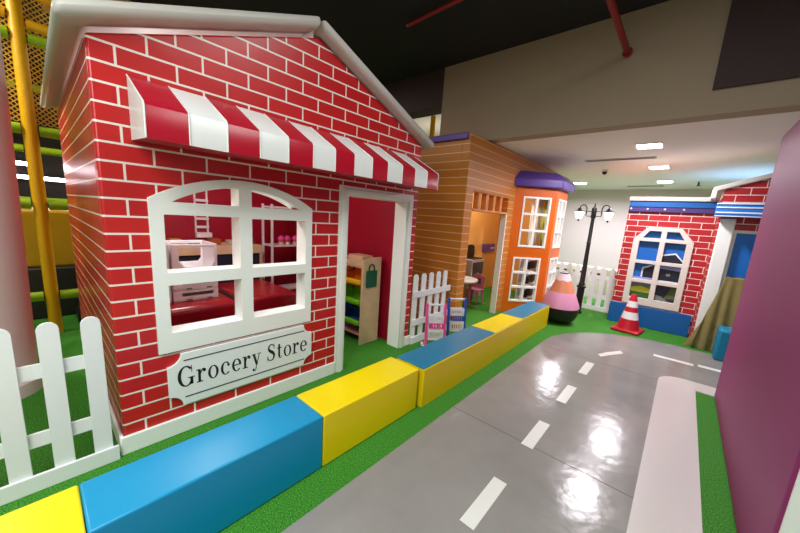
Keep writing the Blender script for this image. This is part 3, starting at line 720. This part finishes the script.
MB().box(cx-.13, cy-.12, .25, cx+.13, cy+.12, .275).make('seat', M_CHAIRP, t, bevel=.01)
MB().prism([(-.11, .276), (.11, .276), (.12, .5), (.06, .54), (-.06, .54), (-.12, .5)], [rect(-.05, .34, .05, .46)], (cx, cy+.1, 0), X_, Z_, (0, -1, 0), -.02, 0).make('backrest', M_CHAIRP, t, bevel=.006)
for sx_ in (-1, 1):
    for sy_ in (-1, 1): MB().cyl((cx+sx_*.12, cy+sy_*.11, 0), (cx+sx_*.1, cy+sy_*.09, .2495), .018, .022, n=10).make('leg', M_CHAIRP, t)
d = bpy.data.lights.new('cafe_fill', 'AREA'); d.energy = 18; d.size = .4; d.color = (1, .95, .88)  # unseen area light added to brighten the orange house interior
o = bpy.data.objects.new('cafe_fill', d); o.location = (-2.8, 5.6, 2.56); COL.objects.link(o)

# ================================================================== LAMP POST, BELL, CONE
lx, ly = -1.262, 6.39
t = thing('lamp_post', 'black twin-headed street lamp post before the white back wall', 'street lamp', (lx, ly, 0))
MB().lathe([(.075, 0), (.075, .03), (.055, .05), (.058, .46), (.074, .47), (.074, .5), (.052, .51), (.056, .53), (.042, .56), (.03, 1.25), (.04, 1.26), (.03, 1.28), (.027, 1.68)], (lx, ly, 0), 20).make('pole', M_BLACK, t)
MB().lathe([(.03, 1.681), (.04, 1.70), (.04, 1.84), (.034, 1.86), (.012, 1.87), (.010, 1.93), (.002, 1.94)], (lx, ly, 0), 16).make('head', M_BLACK, t)
for s in (-1, 1):
    dx = s*.205
    a = MB().tube([(lx+s*.039, ly, 1.72), (lx+s*.115, ly, 1.72), (lx+s*.115, ly, 1.80), (lx+s*.039, ly, 1.80)], .007)
    a.tube([(lx+s*.115, ly, 1.74)]+[(lx+s*(.17-.055*math.cos(q)), ly, 1.84+.07*math.sin(q)) for q in [PI*i/10 for i in range(11)]], .009)
    a.make('arm', M_BLACK, t)
    c = (lx+s*.222, ly, 0)
    MB().lathe([(.085, 1.792), (.088, 1.80), (.045, 1.815), (.035, 1.84), (.012, 1.86)], c, 20).make('lamp_cap', M_BLACK, t)
    lg = MB().lathe([(.02, 1.665), (.045, 1.68), (.078, 1.7915)], c, 20).make('lamp_glass', M_GLASSL, t)
    MB().lathe([(.004, 1.625), (.016, 1.635), (.016, 1.65), (.008, 1.6645)], c, 12).make('finial', M_BLACK, t)
bx_, by_ = -1.34, 5.47
t = thing('padded_bell', 'pink and salmon soft bell shape on a round black base', 'play toy', (bx_, by_, 0))
MB().lathe([(.12, 0.001), (.19, .03), (.245, .09), (.272, .17), (.28, .265)], (bx_, by_, 0), 48).make('bowl_base', M_BLACK, t)
tri = lambda t_: abs(((t_*6/(2*PI)) % 1)-.5)*2
def skirt(prof, amp, grow=0.0):
    b = MB(); n = 96; vs = []
    cone = lambda z: .281-(z-.266)*(.281-.068)/(.79-.266)
    for j, (z, g) in enumerate(prof):
        for i in range(n):
            t_ = 2*PI*i/n; zz = z+(amp*(tri(t_+.3)-.5) if j == 0 else 0)
            r = (cone(zz)+g)*(1-.02*(1-tri(t_+.3)))
            vs.append((bx_+r*math.cos(t_), by_+r*math.sin(t_), zz))
    fs = [(j*n+i, j*n+(i+1) % n, (j+1)*n+(i+1) % n, (j+1)*n+i) for j in range(len(prof)-1) for i in range(n)]
    fs += [tuple(reversed(range(n))), tuple(range((len(prof)-1)*n, len(prof)*n))]
    return b.add(vs, fs)
MB().lathe([(.281, .266), (.272, .31), (.2, .485), (.19, .505)], (bx_, by_, 0), 48).make('pink_skirt', M_ROSE, t)
skirt([(.44, .006), (.475, .006), (.69, .004), (.70, -.01)], .03).make('salmon_collar', M_PEACH, t)
skirt([(.428, .0045), (.455, .0045)], .03).make('trim_band', M_MAROON, t)
skirt([(.685, .008), (.73, .006), (.79, .004)], .02).make('white_tip', mat('tip_pinkwhite', (240, 214, 222), .4), t)
MB().cyl((bx_, by_, .7905), (bx_, by_, .808), .068).make('cap', mat('tip_dark', (40, 40, 60), .4), t)
cx, cy = -.45, 5.93
t = thing('traffic_cone', 'red traffic cone with two white bands in front of brick house', 'traffic cone', (cx, cy, 0))
b = MB(); rz = math.radians(-8)
rp = lambda a, b_: (cx+a*math.cos(rz)-b_*math.sin(rz), cy+a*math.sin(rz)+b_*math.cos(rz))
b.prism([rp(-.18, -.18), rp(.18, -.18), rp(.18, .18), rp(-.18, .18)], [], (0, 0, 0), X_, Y_, Z_, .001, .045); b.make('base', M_CONER, t, bevel=.015, seg=3)
cr = lambda z: .145-(z-.045)*(.145-.035)/.53
bands = [(.046, .20, M_CONER, 'lower_cone'), (.20, .31, M_PWHITE, 'white_band'), (.31, .385, M_CONER, 'middle_cone'), (.385, .475, M_PWHITE, 'white_band'), (.475, .56, M_CONER, 'cone_top')]
for z0, z1, mm, nm in bands: MB().lathe([(cr(z0), z0), (cr(z1), z1)] + ([(.03, .575), (.015, .58)] if z1 > .55 else []), (cx, cy, 0), 32).make(nm, mm, t)

# ================================================================== FAR BRICK HOUSE
FY = 6.38; FX0, FX1 = -.775, .265
fh = thing('playhouse', 'far red brick playhouse with blue base, octagonal window and striped canopy', 'playhouse', (.6, 6.6, 0))
octo = lambda x0, x1, z0, z1, c: [(x0, z0), (x1, z0), (x1, z1-c*1.2), (x1-c, z1), (x0+c, z1), (x0, z1-c*1.2)]
MB().prism(rect(FX0, 0, FX1, 1.99), [octo(-.60, .06, .39, 1.55, .13)], (0, FY, 0), X_, Z_, (0, -1, 0), -.1, 0).make('front_wall', M_BRICK2, fh)
MB().box(FX0, FY+.1005, 0, FX0+.1, 7.7, 1.99).make('side_wall', M_BRICK2, fh)
MB().box(FX0-.015, FY-.03, 0, FX1-.02, FY-.0005, .335).make('blue_base', M_BLUEP, fh, bevel=.006)
MB().box(FX0+.01, FY-.06, 1.895, FX1-.02, FY-.0005, 1.985).make('fascia_board', M_BLUEP, fh, bevel=.004)
ps = MB().box(FX0+.008, FY-.045, 1.825, FX1-.02, FY-.0005, 1.894).make('plum_strip', M_NAVY, fh)
for x in (-.74, -.53, -.32, -.10): MB().ball((x, FY-.048, 1.865), .014, 8).make('stud', M_PWHITE, ps)
MB().box(FX0-.005, FY-.09, 1.986, FX1-.03, FY+.15, 2.045).make('coping', M_CREAM, fh, bevel=.006)
hl = [rect(a, b, c, d_) for (a, c) in ((-.555, -.302), (-.235, .01)) for (b, d_) in ((.465, .715), (.77, 1.022), (1.072, 1.372))]
hl.append([(-.52, 1.425), (-.302, 1.425), (-.302, 1.535), (-.45, 1.535)]); hl.append([(-.235, 1.425), (-.025, 1.425), (-.095, 1.535), (-.235, 1.535)])
wfo = MB().prism(octo(-.635, .09, .355, 1.59, .16), hl, (0, FY, 0), X_, Z_, (0, -1, 0), -.04, .035).make('window_frame', M_CREAM, fh, bevel=.006)
# printed picture behind the window panes
pic = MB(); pics = [mat('print_blue', (24, 100, 186), .4), mat('print_dark', (26, 28, 44), .4), mat('print_white', (226, 232, 240), .4), mat('print_yellow', (214, 214, 40), .4), mat('print_green', (40, 92, 44), .4), mat('print_olive', (86, 92, 50), .4), mat('print_grey', (120, 124, 120), .4), mat('print_lilac', (150, 160, 214), .4)]
def pq(poly, mi, d): pic.prism(poly, [], (0, FY+.055, 0), X_, Z_, (0, -1, 0), d-.001, d, mi)
pq(rect(-.6, .38, .06, 1.56), 0, .0)
pq([(-.235, 1.072), (.02, 1.072), (.02, 1.085), (-.09, 1.2), (-.235, 1.165)], 1, .0015)
pq([(-.235, 1.165), (-.09, 1.2), (.02, 1.085), (.02, 1.105), (-.085, 1.225), (-.235, 1.185)], 2, .003)
pq([(-.44, .76), (-.3, .76), (-.3, 1.03), (-.44, .94)], 1, .0015)
pq([(-.46, .76), (-.44, .76), (-.44, .94), (-.3, 1.01), (-.3, 1.03), (-.46, .955)], 2, .003)
pq(rect(-.56, .765, -.3, .80), 7, .004)
pq(rect(-.24, .76, .02, 1.03), 1, .0015); pq([(-.24, .97), (.02, .95), (.02, 1.03), (-.24, 1.03)], 7, .003); pq(rect(-.15, .86, -.1, .90), 6, .003); pq(rect(-.24, .765, .02, .785), 2, .004)
pq(rect(-.56, .46, -.3, .72), 6, .0015); pq([(-.56, .56), (-.3, .55), (-.3, .62), (-.43, .65), (-.56, .62)], 3, .003); pq(rect(-.56, .46, -.3, .555), 4, .0035)
pq(rect(-.24, .46, .02, .72), 1, .0015); pq([(-.12, .5), (.02, .52), (.02, .7), (-.05, .7)], 5, .003); pq([(-.24, .46), (-.05, .46), (-.15, .53), (-.24, .55)], 6, .003)
pic.make('picture', pics, wfo, smooth=0)
# entrance part
EY = 6.0
gz_ = lambda x: 2.12+.34*(x-.19)
MB().prism([(.265, 0), (.44, 0), (.44, 1.61), (1.35, 1.61), (1.35, 0), (2.2, 0), (2.2, 2.10), (1.25, 2.46), (.265, 2.14)], [], (0, EY, 0), X_, Z_, (0, -1, 0), -.1, 0).make('entrance_wall', M_BRICK2, fh)
MB().box(.2655, EY+.1005, 0, .365, FY+.3, 2.1).make('return_wall', M_BRICK2, fh)
MB().prism([(.15, 2.0), (.20, 2.0), (.20, 2.10), (1.25, 2.465), (2.2, 2.12), (2.2, 2.17), (1.25, 2.52), (.15, 2.145)], [], (0, EY, 0), X_, Z_, (0, -1, 0), -.3, .04).make('gable_rim', M_CREAM, fh, bevel=.01)
MB().box(.285, EY-.05, 0, .432, EY-.001, 1.75).make('column', M_WHITE, fh, bevel=.01)
MB().prism([(.434, 0), (.465, 0), (.465, 1.572), (1.32, 1.572), (1.32, 0), (1.35, 0), (1.35, 1.608), (.434, 1.608)], [], (0, EY, 0), X_, Z_, (0, -1, 0), -.09, .008).make('door_frame', M_CREAM, fh)
MB().box(.466, EY+.03, .002, 1.319, EY+.06, 1.571).make('door', M_BLUED, fh)
cp = [(0, 1.765), (.20, 1.765), (.205, 1.80), (.19, 1.87), (.15, 1.915), (.10, 1.93), (0, 1.935)]
cn = MB().prism(cp, [], (.215, EY-.052, 0), (0, -1, 0), Z_, X_, 0, 1.6).make('canopy', M_BLUED, fh)
st = MB()
for z0, z1, d_ in ((1.765, 1.775, .2045), (1.805, 1.822, .2045), (1.868, 1.884, .196)): st.box(.214, EY-.052-d_-.003, z0, 1.816, EY-.052-d_+.012, z1)
st.box(.214, EY-.052-.165, 1.918, 1.816, EY-.052-.08, 1.936)
st.make('white_stripe', M_PWHITE, cn, bevel=.003)
# draped cloth and cube
def cloth():
    b = MB(); n = 72; rows = 12; vs = []
    for j in range(rows+1):
        f = j/rows; z = .004+1.0*f
        for i in range(n):
            a = 2*PI*i/n
            k = 1-f
            hx0 = .24+.22*k**1.15; hx = .26 if math.cos(a) > 0 else hx0
            hy = .03+.065*k
            rip = 1+.05*k*math.sin(a*7+f*5)+.05*math.sin(a*5+f*4)*k
            ca, sa = math.cos(a), math.sin(a)
            fold = -.035*k**.7*math.sin(ca*14*(1+.5*k)+f*5) if sa < 0 else 0
            vs.append((.70+hx*rip*(abs(ca)**.7)*(1 if ca > 0 else -1), 5.90-.03*k+hy*rip*(abs(sa)**.7)*(1 if sa > 0 else -1)*.6+fold*min(1, 3*abs(sa)), z+.012*math.sin(a*4)*f))
    fs = [(j*n+i, j*n+(i+1) % n, (j+1)*n+(i+1) % n, (j+1)*n+i) for j in range(rows) for i in range(n)]
    fs += [tuple(range(rows*n, (rows+1)*n))]
    return b.add(vs, fs).make('cloth', M_CLOTH, None, smooth=60)
tag(cloth(), 'olive brown cloth draped to the floor beside white entrance column', 'cloth')
tag(MB().box(.485, 5.46, .001, .85, 5.755, .40).make('soft_cube', M_CUBE, None, bevel=.03, seg=3), 'teal padded cube on floor between olive cloth and magenta partition', 'soft cube')

# ================================================================== MAGENTA PARTITION
t = thing('partition', 'large magenta padded partition standing along right side of the road', 'partition', (.6, 2.9, 0))
MB().box(.437, 1.75, .001, .80, 4.13, 2.36).make('panel', M_MAG, t, bevel=.045, seg=4)
MB().prism(rect(.44, .0, .80, 2.30), [], (0, 1.749, .002), X_, Z_, (0, -1, 0), 0, .012).make('end_board', M_WHITE, t)
# ================================================================== COLUMN + PLAYGROUND (left background)
tag(MB().lathe([(.30, .0), (.30, .1), (.265, .12), (.30, 1.8), (.33, ZH-.002)], (-3.69, -.345, 0), 48).make('round_column', M_COLUMN), 'thick pinkish grey round column at left edge behind picket fence', 'column')
pg = thing('climbing_frame', 'yellow padded indoor climbing frame with green bars and netting left of the grocery house', 'climbing frame', (-6.2, .6, 0))
def post(x, y, r=.052): MB().cyl((x, y, .0), (x, y, 3.55), r, n=20).make('post', M_PLAYY, pg)
for x, y in ((-5.0, .06), (-5.0, 1.6), (-5.0, -1.9), (-7.2, .06), (-7.2, 1.6), (-7.2, -1.9)): post(x, y)
post(-4.26, 5.6, .05)
MB().box(-5.09, .25, 3.25, -5.055, 2.3, 3.66).make('fascia_board', mat('plank_tan', (216, 180, 116), .6, var=.1, vscale=20), pg)
for z in (2.93, 2.10, 1.38, .42):
    for x in (-5.0, -7.2):
        MB().cyl((x, -1.839, z), (x, -.001, z), .05).make('green_bar', M_PLAYG, pg); MB().cyl((x, .121, z), (x, 1.539, z), .05).make('green_bar', M_PLAYG, pg)
MB().cyl((-5.0, -1.839, 3.35), (-5.0, -.001, 3.10), .045).make('yellow_bar', M_PLAYY, pg)
MB().cyl((-5.0, .121, 3.06), (-5.0, 1.539, 2.96), .045).make('yellow_bar', M_PLAYY, pg)
MB().cyl((-5.0, .121, 3.35), (-5.0, 1.539, 3.18), .045).make('yellow_bar', M_PLAYY, pg)
MB().box(-5.003, -1.84, 2.16, -4.999, 1.54, 3.5).make('net', M_NET, pg)
tag(MB().box(-6.7, -.5, .62, -5.7, 1.0, 1.30).make('foam_block', mat('mustard_vinyl', (206, 158, 8), .4), None, bevel=.03), 'mustard yellow foam block under the climbing frame deck', 'foam block')
tag(MB().box(-6.75, -.55, .0, -5.65, 1.1, .619).make('foam_plinth', mat('plinth_dark', (44, 40, 34), .6), None, bevel=.02), 'dark low plinth under the mustard foam block', 'plinth')

for k, (y, z, w) in enumerate(((-.35, 1.95, 'upper'), (.25, 1.72, 'lower'))):
    t = thing('strip_light', 'white strip light on far dark wall behind the climbing frame, the %s one' % w, 'strip light', (-8.9, y, z), 'far strip lights')
    MB().box(-8.998, y-.45, z, -8.95, y+.45, z+.07).make('housing', M_WHITE, t)
    MB().box(-8.949, y-.44, z+.01, -8.94, y+.44, z+.06).make('tube', M_LED, t)
for k, (c, n) in enumerate((((214, 214, 236), 'pale lilac'), ((26, 64, 44), 'dark green'), ((150, 190, 190), 'pale teal'), ((40, 110, 190), 'bright blue'), ((190, 200, 220), 'pale grey'))):
    tag(MB().box(-5.55, .30, .12+k*.125, -5.25, 1.2, .12+k*.125+.12 if k else .24).make('foam_mat', mat('mat_colour', c, .5), None, bevel=.01), '%s flat foam mat in the stack beside mustard foam block' % n, 'foam mat', 'stacked foam mats')
tag(MB().box(-5.6, .25, .0, -5.2, 1.25, .119).make('mat_plinth', M_BLACK, None), 'black low plinth carrying the stack of foam mats', 'plinth')
